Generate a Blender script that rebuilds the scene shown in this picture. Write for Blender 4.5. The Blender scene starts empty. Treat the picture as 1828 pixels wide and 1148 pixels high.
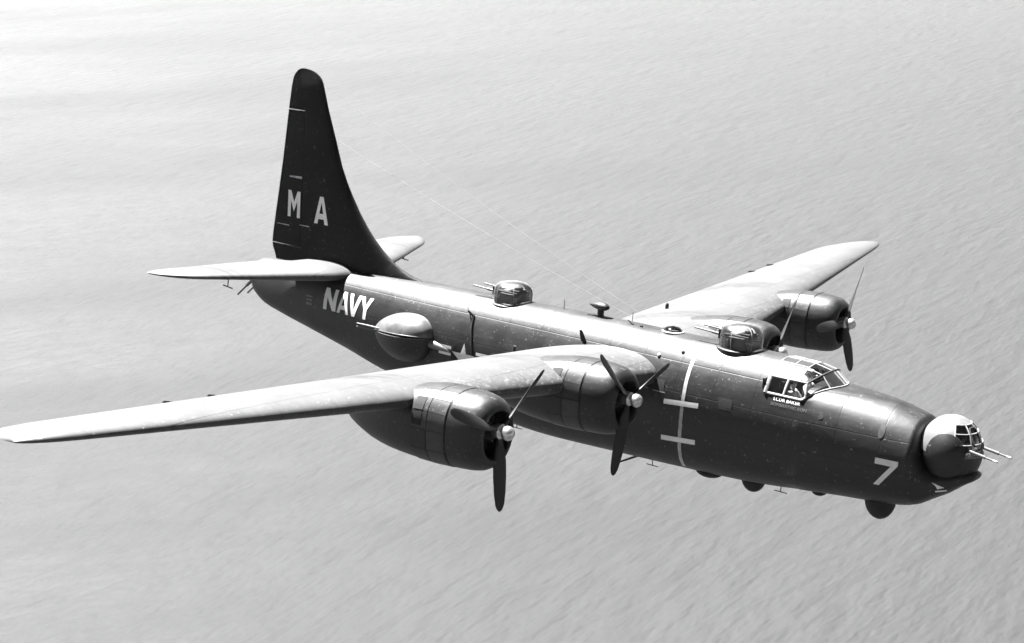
import bpy, bmesh, math, random
from mathutils import Vector, Matrix
R = math.radians
random.seed(7)

# ------------------------------------------------------------------ camera
sc = bpy.context.scene
COL = sc.collection
ALT = 260.0                      # camera height above the sea, metres
DEPR = R(20.0)                   # how far the camera looks below the horizon
# camera in the aircraft's own frame (x forward, y to port, z up)
CB = Vector((10.2924, -31.1535, 9.7270))
RB = Vector((0.794187, 0.604607, 0.060970))
UB = Vector((-0.178663, 0.136424, 0.974406))
FB = Vector((-0.580815, 0.784754, -0.216367))
FOC = 2734.6
rw = Vector((1, 0, 0)); fw = Vector((0, math.cos(DEPR), -math.sin(DEPR))); uw = rw.cross(fw)
def cols(a, b, c): return Matrix((a, b, c)).transposed()
ROT = cols(rw, uw, -fw) @ cols(RB, UB, -FB).transposed()      # aircraft frame -> world
CW = Vector((0, 0, ALT))
TRA = CW - ROT @ CB
BODY = Matrix.Translation(TRA) @ ROT.to_4x4()
cd = bpy.data.cameras.new('camera'); cam = bpy.data.objects.new('camera', cd); COL.objects.link(cam)
cd.sensor_fit = 'HORIZONTAL'; cd.sensor_width = 36.0; cd.lens = 36.0 * FOC / 1828.0
cd.clip_start = 0.5; cd.clip_end = 200000
cam.matrix_world = Matrix.Translation(CW) @ cols(rw, uw, -fw).to_4x4()
sc.camera = cam

# ------------------------------------------------------------------ sky, sun, exposure
SUN_EL = R(60.0)
SUN_AZ = R(-32.0)                # measured from the viewing direction, negative = left
w = bpy.data.worlds.new('World'); sc.world = w; w.use_nodes = True
nt = w.node_tree; nt.nodes.clear()
sky = nt.nodes.new('ShaderNodeTexSky'); sky.sky_type = 'NISHITA'; sky.sun_disc = False
sky.sun_elevation = SUN_EL; sky.sun_rotation = SUN_AZ          # rotation 0 = +Y
sky.air_density = 0.12; sky.dust_density = 0.05; sky.altitude = 1500; sky.ozone_density = 1.0
bw = nt.nodes.new('ShaderNodeRGBToBW')
bg = nt.nodes.new('ShaderNodeBackground'); bg.inputs['Strength'].default_value = 0.05
ow = nt.nodes.new('ShaderNodeOutputWorld')
nt.links.new(sky.outputs[0], bw.inputs[0]); nt.links.new(bw.outputs[0], bg.inputs['Color']); nt.links.new(bg.outputs[0], ow.inputs[0])
sd = bpy.data.lights.new('sun', 'SUN'); sd.energy = 5.0; sd.angle = R(0.55); sd.color = (1, 1, 1)
sun = bpy.data.objects.new('sun', sd); COL.objects.link(sun)
tosun = Vector((math.sin(SUN_AZ) * math.cos(SUN_EL), math.cos(SUN_AZ) * math.cos(SUN_EL), math.sin(SUN_EL)))
sun.rotation_euler = tosun.to_track_quat('Z', 'Y').to_euler()
sun.location = (0, 0, ALT + 60)
vs = sc.view_settings
vs.view_transform = 'Standard'; vs.look = 'None'; vs.gamma = 1.0; vs.exposure = 3.15; vs.use_curve_mapping = False
sc.cycles.max_bounces = 8; sc.cycles.transparent_max_bounces = 16
sc.render.filter_size = 1.7

HAZE = 0.40e-4                  # density of the air over the sea

# ------------------------------------------------------------------ materials
def newmat(name):
    m = bpy.data.materials.new(name); m.use_nodes = True
    return m, m.node_tree, m.node_tree.nodes['Principled BSDF']
def N(t, typ, **kw):
    n = t.nodes.new(typ)
    for k, v in kw.items(): setattr(n, k, v)
    return n
def math_n(t, op, a, b=None, clamp=False):
    n = N(t, 'ShaderNodeMath', operation=op, use_clamp=clamp)
    for i, v in enumerate((a, b)):
        if v is None: continue
        if isinstance(v, (int, float)): n.inputs[i].default_value = v
        else: t.links.new(v, n.inputs[i])
    return n.outputs[0]
def noise(t, vec, scale, detail=4, rough=.55):
    n = N(t, 'ShaderNodeTexNoise'); n.inputs['Scale'].default_value = scale
    n.inputs['Detail'].default_value = detail; n.inputs['Roughness'].default_value = rough
    t.links.new(vec, n.inputs['Vector']); return n.outputs['Fac']
def ramp(t, fac, a, b, lo=0.0, hi=1.0):
    n = N(t, 'ShaderNodeMapRange', clamp=True); n.interpolation_type = 'SMOOTHSTEP'
    t.links.new(fac, n.inputs[0]); n.inputs[1].default_value = a; n.inputs[2].default_value = b
    n.inputs[3].default_value = lo; n.inputs[4].default_value = hi
    return n.outputs[0]
def grey(t, v):
    c = N(t, 'ShaderNodeCombineColor')
    for i in range(3): t.links.new(v, c.inputs[i])
    return c.outputs[0]
def seam(t, coord, period, width):
    """1 on a thin line every `period` metres"""
    p = math_n(t, 'PINGPONG', coord, period / 2)
    return ramp(t, p, 0.0, width, 1.0, 0.0)

PR = .12       # shared roughness offset of the sun-baked paint
def paint(name, base=.007, rough=.36, axes=('X', 'Z'), periods=(.95, .62), wear=1.0, edge=False, chip=.585, spec=.46, rv=.05, bv=.35):
    rough += PR
    m, t, b = newmat(name)
    tc = N(t, 'ShaderNodeTexCoord'); o = tc.outputs['Object']
    xyz = N(t, 'ShaderNodeSeparateXYZ'); t.links.new(o, xyz.inputs[0])
    big = noise(t, o, 1.1, 5, .6); fine = noise(t, o, 22, 3, .6); mid = noise(t, o, 6.0, 6, .65)
    # streaks running aft
    mp = N(t, 'ShaderNodeMapping'); mp.inputs['Scale'].default_value = (.45, 5, 5); t.links.new(o, mp.inputs[0])
    st = noise(t, mp.outputs[0], 1.6, 4, .6)
    lines = None
    for ax, pe in zip(axes, periods):
        s = seam(t, xyz.outputs[ax], pe, .017)
        lines = s if lines is None else math_n(t, 'MAXIMUM', lines, s)
    # chipped paint: small bright flecks, thicker in worn patches
    chn = noise(t, o, 13, 8, .78)
    ch = math_n(t, 'MULTIPLY', ramp(t, chn, chip, chip + .05), ramp(t, mid, .44, .60))
    if edge:                     # scuffed strip behind the leading edge, inboard of the outer engines
        ay = math_n(t, 'ABSOLUTE', xyz.outputs['Y'])
        le = math_n(t, 'ADD', math_n(t, 'MULTIPLY', ay, .151), 7.50)
        d = math_n(t, 'SUBTRACT', math_n(t, 'MULTIPLY', xyz.outputs['X'], -1.0), le)
        strip = math_n(t, 'MULTIPLY', ramp(t, d, .75, .0), ramp(t, ay, 9.0, 7.0))
        sc_n = noise(t, o, 9.0, 6, .7)
        scuff = math_n(t, 'MULTIPLY', strip, math_n(t, 'MULTIPLY', ramp(t, sc_n, .52, .66), .5))
        ch = math_n(t, 'MAXIMUM', ch, scuff)
        soot = None                 # grime blown back over the wing from the engines
        for yc in (3.43, 7.85):
            off = math_n(t, 'ABSOLUTE', math_n(t, 'SUBTRACT', ay, yc + .25))
            k = math_n(t, 'MULTIPLY', ramp(t, off, .75, .15), ramp(t, d, .2, 1.4))
            soot = k if soot is None else math_n(t, 'MAXIMUM', soot, k)
        soot = math_n(t, 'MULTIPLY', soot, ramp(t, st, .35, .65))
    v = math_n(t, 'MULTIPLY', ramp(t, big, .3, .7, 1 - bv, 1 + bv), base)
    v = math_n(t, 'MULTIPLY', v, ramp(t, st, .35, .75, 1 - bv * .4, 1 + bv))
    v = math_n(t, 'ADD', v, math_n(t, 'MULTIPLY', ch, .16 * wear))
    v = math_n(t, 'SUBTRACT', v, math_n(t, 'MULTIPLY', lines, base * .6), True)
    if edge: v = math_n(t, 'MULTIPLY', v, math_n(t, 'SUBTRACT', 1.0, math_n(t, 'MULTIPLY', soot, .7)))
    t.links.new(grey(t, v), b.inputs['Base Color'])
    r = math_n(t, 'ADD', ramp(t, big, .3, .7, rough - rv, rough + rv), math_n(t, 'MULTIPLY', ramp(t, st, .35, .7), rv))
    r = math_n(t, 'ADD', r, math_n(t, 'MULTIPLY', ch, .15))
    t.links.new(r, b.inputs['Roughness'])
    b.inputs['Specular IOR Level'].default_value = spec
    bp = N(t, 'ShaderNodeBump'); bp.inputs['Strength'].default_value = .5; bp.inputs['Distance'].default_value = .005
    dent = noise(t, o, 2.3, 2, .5)
    h = math_n(t, 'SUBTRACT', math_n(t, 'ADD', math_n(t, 'MULTIPLY', mid, .9), math_n(t, 'MULTIPLY', dent, 3.0)), lines)
    t.links.new(h, bp.inputs['Height']); t.links.new(bp.outputs[0], b.inputs['Normal'])
    return m
def plain(name, c, rough=.5, metal=0.0, var=.25, scale=9):
    m, t, b = newmat(name)
    tc = N(t, 'ShaderNodeTexCoord')
    n = noise(t, tc.outputs['Object'], scale, 5, .6)
    t.links.new(grey(t, ramp(t, n, .25, .75, c * (1 - var), c * (1 + var))), b.inputs['Base Color'])
    b.inputs['Roughness'].default_value = rough; b.inputs['Metallic'].default_value = metal
    return m
def glass(name, gloss=.10, rough=.06, tint=.93, vary=True):
    m = bpy.data.materials.new(name); m.use_nodes = True; t = m.node_tree; t.nodes.clear()
    tr = N(t, 'ShaderNodeBsdfTransparent'); tr.inputs[0].default_value = (tint, tint, tint, 1)
    gl = N(t, 'ShaderNodeBsdfGlossy'); gl.inputs['Roughness'].default_value = rough; gl.inputs['Color'].default_value = (1, 1, 1, 1)
    fr = N(t, 'ShaderNodeFresnel'); fr.inputs['IOR'].default_value = 1.45
    tc = N(t, 'ShaderNodeTexCoord'); n = noise(t, tc.outputs['Object'], 5, 4)
    f = math_n(t, 'ADD', fr.outputs[0], ramp(t, n, .3, .8, gloss * (.4 if vary else 1), gloss * (1.6 if vary else 1)), True)
    mx = N(t, 'ShaderNodeMixShader'); o = N(t, 'ShaderNodeOutputMaterial')
    t.links.new(f, mx.inputs[0]); t.links.new(tr.outputs[0], mx.inputs[1]); t.links.new(gl.outputs[0], mx.inputs[2])
    t.links.new(mx.outputs[0], o.inputs['Surface'])
    return m
def worn_white(name):
    m, t, b = newmat(name); tc = N(t, 'ShaderNodeTexCoord'); o = tc.outputs['Object']
    v = ramp(t, noise(t, o, 5, 6, .7), .25, .75, .66, .84)
    fl = math_n(t, 'MULTIPLY', ramp(t, noise(t, o, 26, 4, .7), .60, .72), ramp(t, noise(t, o, 3, 3), .42, .62))
    v = math_n(t, 'MULTIPLY', v, math_n(t, 'SUBTRACT', 1.0, math_n(t, 'MULTIPLY', fl, .75)))
    t.links.new(grey(t, v), b.inputs['Base Color']); b.inputs['Roughness'].default_value = .6
    return m
M = dict(
    fus=paint('sea_blue_gloss_fuselage', axes=('X', 'Z'), periods=(1.02, .66)),
    wing=paint('sea_blue_gloss_wing_sunlit', base=.042, rough=.44, axes=('X', 'Y'), periods=(.8, 1.3), edge=True, spec=.50, rv=.015, bv=.10),  # sea blue lightened in the colour to brighten the sunlit wing and tailplane tops
    fin=paint('sea_blue_fin', base=.006, rough=.45, axes=('X', 'Z'), periods=(1.4, .7), wear=.8, spec=.12),
    nac=paint('sea_blue_gloss_nacelle', rough=.35, axes=('X', 'X'), periods=(9, 9), wear=.8),
    panel=paint('cowl_panel_paint', base=.03, rough=.40, axes=('X', 'X'), periods=(9, 9), wear=1.0),
    dark=plain('black_rubber', .006, .8),
    inner=plain('dark_interior', .012, .75),
    blade=plain('propeller_black', .004, .6),
    metal=plain('worn_aluminium', .55, .33, .9, .2, 14),
    steel=plain('gun_steel', .09, .42, .7, .3, 30),
    white=worn_white('white_paint'),
    dim=plain('faded_stencil_paint', .10, .5, 0, .3, 20),
    patch=plain('grey_patch_paint', .03, .5, 0, .4, 8),
    frame=plain('pale_window_frame', .20, .5, .0, .3, 16), faded=plain('faded_white_paint', .36, .6, 0, .35, 9),
    ball=plain('pale_turret_shell', .11, .40, .1, .2, 4),
    glass=glass('plexiglass', .10, .10), dome=glass('dome_plexiglass', .03, .30, .97, False), roof=glass('weathered_roof_plexiglass', .02, .34, .90),
    wire=plain('pale_wire', .16, .9, 0),
    skin=plain('skin', .38, .55), khaki=plain('khaki_shirt', .50, .85, 0, .15, 20), cap=plain('cap_cloth', .33, .85),
    lid=plain('weathered_lid', .13, .38, .4, .35, 3.5),
)

# ------------------------------------------------------------------ mesh helpers
OFF = Vector((-11.0, 0, -1.4))          # the aircraft's root sits under the belly
def mesh(name, verts, faces, mat, parent=None, smooth=True, angle=35, loc=None, recalc=True):
    me = bpy.data.meshes.new(name); me.from_pydata([tuple(v) for v in verts], [], faces)
    bm = bmesh.new(); bm.from_mesh(me)
    bmesh.ops.remove_doubles(bm, verts=bm.verts, dist=1e-5)
    if recalc: bmesh.ops.recalc_face_normals(bm, faces=bm.faces)
    bm.to_mesh(me); bm.free()
    if smooth:
        for p in me.polygons: p.use_smooth = True
        me.set_sharp_from_angle(angle=R(angle))
    me.materials.append(mat)
    return put(name, me, parent, loc)
def put(name, me, parent=None, loc=None):
    o = bpy.data.objects.new(name, me); COL.objects.link(o)
    if parent is not None:
        o.parent = parent
        if loc is not None: o.location = loc
        elif parent is ROOT: o.location = -OFF
    elif loc is not None: o.location = loc
    return o
class B:
    """collects shapes into one mesh"""
    def __init__(s): s.v = []; s.f = []
    def add(s, v, f):
        k = len(s.v); s.v += [Vector(p) for p in v]; s.f += [tuple(i + k for i in q) for q in f]; return s
    def box(s, c, h, rot=None):
        c = Vector(c); q = []
        for i in (-1, 1):
            for j in (-1, 1):
                for k in (-1, 1):
                    p = Vector((i * h[0], j * h[1], k * h[2]))
                    q.append(c + (rot @ p if rot else p))
        return s.add(q, [(0, 1, 3, 2), (4, 6, 7, 5), (0, 4, 5, 1), (2, 3, 7, 6), (0, 2, 6, 4), (1, 5, 7, 3)])
    def tube(s, pts, r, n=8, caps=True):
        pts = [Vector(p) for p in pts]
        rr = r if isinstance(r, (list, tuple)) else [r] * len(pts)
        v = []; f = []
        for i, p in enumerate(pts):
            d = (pts[min(i + 1, len(pts) - 1)] - pts[max(i - 1, 0)]).normalized()
            a = d.orthogonal().normalized() if i == 0 else (pa - d * pa.dot(d)).normalized()
            pa = a; b = d.cross(a)
            for k in range(n):
                t = 2 * math.pi * k / n
                v.append(p + (a * math.cos(t) + b * math.sin(t)) * rr[i])
        for i in range(len(pts) - 1):
            for k in range(n):
                f.append((i * n + k, i * n + (k + 1) % n, (i + 1) * n + (k + 1) % n, (i + 1) * n + k))
        if caps:
            f.append(tuple(range(n - 1, -1, -1))); f.append(tuple((len(pts) - 1) * n + k for k in range(n)))
        return s.add(v, f)
    def lathe(s, prof, c, axis, n=28, squash=None):
        """prof = (distance along axis, radius)"""
        c = Vector(c); ax = Vector(axis).normalized()
        a = ax.orthogonal().normalized()
        if abs(ax.z) < .9: a = Vector((0, 0, 1)); a = (a - ax * ax.dot(a)).normalized()
        b = ax.cross(a); v = []; f = []
        for d, r in prof:
            for k in range(n):
                t = 2 * math.pi * k / n
                v.append(c + ax * d + (a * math.cos(t) * (squash or 1) + b * math.sin(t)) * max(r, 1e-6))
        for i in range(len(prof) - 1):
            for k in range(n):
                f.append((i * n + k, i * n + (k + 1) % n, (i + 1) * n + (k + 1) % n, (i + 1) * n + k))
        return s.add(v, f)
    def grid(s, fn, nu, nv):
        v = [fn(i / nu, j / nv) for i in range(nu + 1) for j in range(nv + 1)]
        f = [(i * (nv + 1) + j, (i + 1) * (nv + 1) + j, (i + 1) * (nv + 1) + j + 1, i * (nv + 1) + j + 1) for i in range(nu) for j in range(nv)]
        return s.add(v, f)
    def done(s, name, mat, parent=None, **kw): return mesh(name, s.v, s.f, mat, parent, **kw)
def pl(tab, x):
    """smooth monotone interpolation through a table of (x, a, b, ...)"""
    n = len(tab)
    if x <= tab[0][0]: return tab[0][1:]
    if x >= tab[-1][0]: return tab[-1][1:]
    i = max(k for k in range(n) if tab[k][0] <= x)
    out = []
    for c in range(1, len(tab[0])):
        def sl(k):
            if k == 0 or k == n - 1: return 0.0 if n < 3 else (tab[min(k + 1, n - 1)][c] - tab[max(k - 1, 0)][c]) / (tab[min(k + 1, n - 1)][0] - tab[max(k - 1, 0)][0])
            d0 = (tab[k][c] - tab[k - 1][c]) / (tab[k][0] - tab[k - 1][0]); d1 = (tab[k + 1][c] - tab[k][c]) / (tab[k + 1][0] - tab[k][0])
            return 0.0 if d0 * d1 <= 0 else 2 * d0 * d1 / (d0 + d1)
        h = tab[i + 1][0] - tab[i][0]; u = (x - tab[i][0]) / h
        y0, y1, m0, m1 = tab[i][c], tab[i + 1][c], sl(i) * h, sl(i + 1) * h
        out.append((2 * u**3 - 3 * u**2 + 1) * y0 + (u**3 - 2 * u**2 + u) * m0 + (-2 * u**3 + 3 * u**2) * y1 + (u**3 - u**2) * m1)
    return out

# ------------------------------------------------------------------ the sea
def sea_material():
    m, t, b = newmat('sea_water')
    tc = N(t, 'ShaderNodeTexCoord'); o = tc.outputs['Object']
    def layer(scale, stretch, ang, detail, rough=.55):
        mp = N(t, 'ShaderNodeMapping', vector_type='TEXTURE'); mp.inputs['Rotation'].default_value = (0, 0, R(-ang)); mp.inputs['Scale'].default_value = (stretch, 1, 1)
        t.links.new(o, mp.inputs[0]); return noise(t, mp.outputs[0], scale, detail, rough)
    swell = layer(.03, 2.2, -56, 2)
    chop = layer(.15, 3.0, -50, 2, .5)
    rip = layer(.5, 2.0, -52, 2, .5)
    gust = layer(.006, 3.0, -15, 4, .6)
    h = math_n(t, 'ADD', math_n(t, 'MULTIPLY', swell, 1.6), math_n(t, 'ADD', math_n(t, 'MULTIPLY', chop, 1.1), math_n(t, 'MULTIPLY', rip, .20)))
    bp = N(t, 'ShaderNodeBump'); bp.inputs['Strength'].default_value = 1.0; bp.inputs['Distance'].default_value = 1.1
    t.links.new(h, bp.inputs['Height']); t.links.new(bp.outputs[0], b.inputs['Normal'])
    b.inputs['Base Color'].default_value = (.02, .02, .02, 1)
    b.inputs['IOR'].default_value = 1.33; b.inputs['Specular IOR Level'].default_value = .32
    t.links.new(ramp(t, gust, .3, .7, .62, .78), b.inputs['Roughness'])
    return m
g = B().grid(lambda u, v: Vector(((u - .5) * 90000, (v - .35) * 90000, 0)), 6, 6)
sea = g.done('sea', sea_material(), smooth=False); sea['kind'] = 'structure'
sea['label'] = 'wind-ruffled open sea far below the aircraft'

# ------------------------------------------------------------------ the hazy air
hm = bpy.data.materials.new('sea_haze'); hm.use_nodes = True; hm.node_tree.nodes.clear()
pv = hm.node_tree.nodes.new('ShaderNodeVolumePrincipled'); ho = hm.node_tree.nodes.new('ShaderNodeOutputMaterial')
pv.inputs['Color'].default_value = (.95, .95, .95, 1); pv.inputs['Density'].default_value = HAZE; pv.inputs['Anisotropy'].default_value = .2
hm.node_tree.links.new(pv.outputs[0], ho.inputs['Volume'])
haze = B().box((0, 13500, ALT / 2 + 6), (46000, 46000, ALT / 2 + 7.5)).done('haze', hm, smooth=False)
haze['kind'] = 'stuff'; haze['label'] = 'pale sea haze thickening towards the distance'

# ------------------------------------------------------------------ the aircraft
ROOT = bpy.data.objects.new('patrol_bomber', None); COL.objects.link(ROOT)
ROOT['label'] = 'dark four-engined patrol bomber with tall single fin flying over the sea'
ROOT['category'] = 'airplane'
ROOT.matrix_world = BODY @ Matrix.Translation(OFF)

# ---- fuselage: s runs aft from the nose, z up
FUS = [(.17, .10, .03, .14), (.20, .12, -.02, .25), (.30, .14, -.09, .36), (.45, .20, -.20, .50), (.65, .18, -.37, .60), (1.0, .16, -.60, .67), (1.22, .34, -.75, .80),
       (1.34, .66, -.80, .89), (1.44, 1.10, -.84, .93), (1.66, 1.17, -.89, .96), (2.2, 1.30, -.95, 1.02), (3.0, 1.36, -1.02, 1.07), (3.94, 1.39, -1.12, 1.12)]
FUS2 = [(3.96, 1.73, -1.12, 1.12), (4.6, 1.76, -1.20, 1.13), (5.5, 1.77, -1.28, 1.14), (7.0, 1.77, -1.35, 1.14), (9.0, 1.77, -1.42, 1.14), (11.0, 1.75, -1.47, 1.14),
        (12.4, 1.73, -1.40, 1.14), (14.2, 1.70, -1.20, 1.12), (16.5, 1.66, -.92, 1.05), (18.0, 1.60, -.58, .96), (19.4, 1.54, -.30, .86), (20.7, 1.46, -.05, .74),
        (21.4, 1.45, .09, .62), (21.75, 1.42, .25, .54), (22.0, 1.36, .42, .44), (22.15, 1.20, .62, .28)]
def sect(s):
    zt, zb, hw = pl(FUS if s < 3.95 else FUS2, s)
    zc = zb + (.46 if s > 1.4 else .5) * (zt - zb)
    return zt, zb, hw, zc
NB = 3.0
def ntop(s): return 2.35 if s > 3.95 or s < 2.4 else 2.35 + 1.0 * ((s - 2.4) / 1.55) ** 1.5
def fus_pt(s, t):
    zt, zb, hw, zc = sect(s)
    c, n_ = math.cos(t), math.sin(t)
    n = ntop(s) if n_ >= 0 else NB
    y = hw * math.copysign(abs(c) ** (2 / n), c)
    z = zc + (zt - zc if n_ >= 0 else zc - zb) * math.copysign(abs(n_) ** (2 / n), n_)
    return Vector((-s, y, z))
def fus_y(s, z):
    zt, zb, hw, zc = sect(s)
    n = ntop(s) if z >= zc else NB
    k = abs(z - zc) / ((zt - zc) if z >= zc else (zc - zb))
    return hw * max(0, 1 - min(k, 1) ** n) ** (1 / n)
def fus_z(s, y):
    zt, zb, hw, zc = sect(s)
    return zc + (zt - zc) * max(0, 1 - min(abs(y) / hw, 1) ** ntop(s)) ** (1 / ntop(s))
st = [.17, .18, .20, .24, .30, .34, .39, .45, .55, .65, .8, 1.0, 1.12, 1.22, 1.28, 1.34, 1.39, 1.44, 1.5, 1.66, 1.9, 2.2, 2.6, 3.0, 3.4, 3.7, 3.94, 3.96, 4.3, 4.6, 4.86]
st += [4.86 + (21.4 - 4.86) * k / 56 for k in range(1, 57)] + [21.55, 21.68, 21.75, 21.86, 21.95, 22.02, 22.08, 22.12, 22.15]
NA = 64
fv = [fus_pt(s, 2 * math.pi * k / NA) for s in st for k in range(NA)]
ff = []
SILL, EAVE = 1.10, 1.45
for i_, s_ in enumerate(st):            # pull the nearest ring of points onto the sill line
    if 3.955 < s_ < 4.87:
        for sg in (-1, 1):
            k_ = min((k for k in range(NA) if fv[i_ * NA + k].y * sg > 0), key=lambda k: abs(fv[i_ * NA + k].z - SILL))
            fv[i_ * NA + k_] = Vector((-s_, sg * fus_y(s_, SILL), SILL))
for i in range(len(st) - 1):
    for k in range(NA):
        q = (i * NA + k, i * NA + (k + 1) % NA, (i + 1) * NA + (k + 1) % NA, (i + 1) * NA + k)
        sm = (st[i] + st[i + 1]) / 2; zm = sum(fv[j].z for j in q) / 4
        if 3.93 < sm < 4.86 and zm > SILL: continue
        ff.append(q)
ff.append(tuple(range(NA))); ff.append(tuple((len(st) - 1) * NA + k for k in range(NA)))
fus = mesh('fuselage', fv, ff, M['fus'], ROOT, angle=50)

# ---- lifting surfaces
def naca(c): return 5 * (.2969 * math.sqrt(max(c, 0)) - .126 * c - .3516 * c**2 + .2843 * c**3 - .1030 * c**4)
def camb(c, m=.025, p=.4): return m / p**2 * (2 * p * c - c * c) if c < p else m / (1 - p)**2 * ((1 - 2 * p) + 2 * p * c - c * c)
def foil(name, stations, c0, c1, mat, parent, nc=14, camber=.025, **kw):
    """stations: (leading edge, trailing edge, thickness direction, thickness)"""
    cs = [c0 + (c1 - c0) * (1 - math.cos(math.pi * k / nc)) / 2 if c0 == 0 else c0 + (c1 - c0) * k / nc for k in range(nc + 1)]
    v = []; f = []
    for le, te, up, th in stations:
        le, te = Vector(le), Vector(te); ch = te - le; L = ch.length; up = Vector(up)
        ring = []
        for c in cs: ring.append(le + ch * c + up * (naca(c) * th + camb(c, camber) * L if camber else naca(c) * th))
        for c in reversed(cs[(1 if c0 == 0 else 0):]):
            ring.append(le + ch * c + up * ((camb(c, camber) * L if camber else 0) - naca(c) * th - (.002 if c == 1 else 0)))
        v += ring; n = len(ring)
    for i in range(len(stations) - 1):
        for k in range(n):
            f.append((i * n + k, i * n + (k + 1) % n, (i + 1) * n + (k + 1) % n, (i + 1) * n + k))
    f.append(tuple(range(n))); f.append(tuple((len(stations) - 1) * n + k for k in range(n)))
    return mesh(name, v, f, mat, parent, angle=40, **kw)

TIPY = 16.80
def wing_le_te(y):
    yy = min(y, TIPY)
    sl, st_ = 7.52 + .148 * yy, 12.0 - .012 * yy
    zl, zt_ = .80 + .070 * yy, .53 + .0715 * yy
    if y > 15.2:
        k = math.sqrt(max(0, 1 - ((y - 15.2) / (TIPY - 15.2 + .001)) ** 3.2)); k = max(k, .03)
        m_ = sl + .12 * (st_ - sl)
        sl2, st2 = m_ - (m_ - sl) * k, m_ + (st_ - m_) * k
        zl2 = zl + (zt_ - zl) * (sl2 - sl) / (st_ - sl); zt2 = zl + (zt_ - zl) * (st2 - sl) / (st_ - sl)
        sl, st_, zl, zt_ = sl2, st2, zl2, zt2
    tc = .21 + (.13 - .21) * min(1, yy / TIPY)
    return sl, st_, zl, zt_, tc
def wing_stations(sg, ys):
    out = []
    for y in ys:
        sl, st_, zl, zt_, tc = wing_le_te(y)
        out.append(((-sl, sg * y, zl), (-st_, sg * y, zt_), (0, 0, 1), tc * (st_ - sl)))
    return out
def span(a, b, n): return [a + (b - a) * k / n for k in range(n + 1)]
tipys = [15.2, 15.6, 15.95, 16.25, 16.5, 16.65, 16.74, 16.78, TIPY]
HINGE = .76
for sg in (-1, 1):
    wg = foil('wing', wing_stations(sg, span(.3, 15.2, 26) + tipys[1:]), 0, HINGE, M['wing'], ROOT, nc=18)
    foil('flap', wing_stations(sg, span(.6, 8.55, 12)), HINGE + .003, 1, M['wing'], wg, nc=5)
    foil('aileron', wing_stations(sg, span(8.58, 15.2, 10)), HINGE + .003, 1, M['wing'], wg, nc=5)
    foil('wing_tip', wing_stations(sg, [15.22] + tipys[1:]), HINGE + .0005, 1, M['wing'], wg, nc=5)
    # aileron hinge brackets standing up at the trailing edge
    for y in (11.1, 12.25):
        sl, st_, zl, zt_, tc = wing_le_te(y)
        B().add([(-st_ + .34, sg * y - .03, zt_ + .03), (-st_ - .08, sg * y - .03, zt_ + .0), (-st_ - .02, sg * y - .03, zt_ + .05), (-st_ + .15, sg * y - .03, zt_ + .08),
                 (-st_ + .34, sg * y + .03, zt_ + .03), (-st_ - .08, sg * y + .03, zt_ + .0), (-st_ - .02, sg * y + .03, zt_ + .05), (-st_ + .15, sg * y + .03, zt_ + .08)],
                [(0, 1, 2, 3), (7, 6, 5, 4), (0, 4, 5, 1), (1, 5, 6, 2), (2, 6, 7, 3), (3, 7, 4, 0)]).done('hinge_bracket', M['dark'], wg, smooth=False)
    # stub vent on the wing near the trailing edge
    y, s = (1.75, 11.35)
    if sg > 0: y, s = 4.6, 10.9
    sl, st_, zl, zt_, tc = wing_le_te(y); c = (s - sl) / (st_ - sl)
    zz = zl + (zt_ - zl) * c + (naca(c) * tc + camb(c)) * (st_ - sl)
    B().tube([(-s, sg * y, zz - .05), (-s, sg * y, zz + .10), (-s + .02, sg * y, zz + .15)], [.05, .05, .04]).done('vent_stub', M['dark'], wg)

# ---- tailplane with elevators
def tp_st(sg, ys):
    out = []
    for y in ys:
        sl = max(17.75 + .42 * y, 18.15); st_ = 21.2; zz = 1.50 + .042 * y
        tc = .15 - .006 * y
        if y > 4.3:
            k = math.sqrt(max(0, 1 - ((y - 4.3) / 1.001) ** 2.2)); k = max(k, .04); m_ = sl + .6 * (st_ - sl)
            sl, st_ = m_ - (m_ - sl) * k, m_ + (st_ - m_) * k
        out.append(((-sl, sg * y, zz), (-st_, sg * y, zz - .03), (0, 0, 1), tc * (st_ - sl)))
    return out
tty = [4.3, 4.6, 4.85, 5.05, 5.2, 5.27, 5.3]
for sg in (-1, 1):
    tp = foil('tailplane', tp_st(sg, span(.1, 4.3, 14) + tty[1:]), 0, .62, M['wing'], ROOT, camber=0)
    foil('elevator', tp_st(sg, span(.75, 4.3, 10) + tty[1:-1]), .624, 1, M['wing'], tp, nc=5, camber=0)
    # T-shaped radar aerial under the tailplane
    y0 = sg * 3.55
    B().tube([(-19.6, y0, 1.6), (-19.62, y0, 1.33)], .015, 6).tube([(-19.38, y0 - .06, 1.33), (-19.86, y0 + .06, 1.33)], .018, 6).done('radar_aerial', M['dark'], tp)

# ---- fin and rudder
FLE = [(1.45, 15.30), (1.68, 15.85), (1.79, 16.35), (2.08, 16.98), (2.78, 17.84), (3.65, 18.52), (4.38, 18.94), (5.13, 19.23), (6.02, 19.58), (6.5, 19.74), (6.74, 19.84), (6.91, 20.07), (6.975, 20.3), (7.0, 20.5)]
FTE = [(1.45, 21.42), (1.93, 21.62), (2.44, 21.56), (4.26, 21.29), (5.8, 21.10), (6.52, 21.0), (6.76, 20.93), (6.94, 20.77), (6.985, 20.65), (7.0, 20.52)]
def fin_le_te(z): return pl(FLE, z)[0], pl(FTE, z)[0]
def fin_th(z): return .30 + (.13 - .30) * min(1, max(0, (z - 1.5) / 5.3)) if z < 6.6 else max(.015, .13 * (7.02 - z) / .42)
def fin_st(zs, a=None, b=None):
    out = []
    for z in zs:
        l, e = fin_le_te(z)
        out.append(((-l, 0, z), (-e, 0, z), (0, 1, 0), fin_th(z)))
    return out
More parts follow.
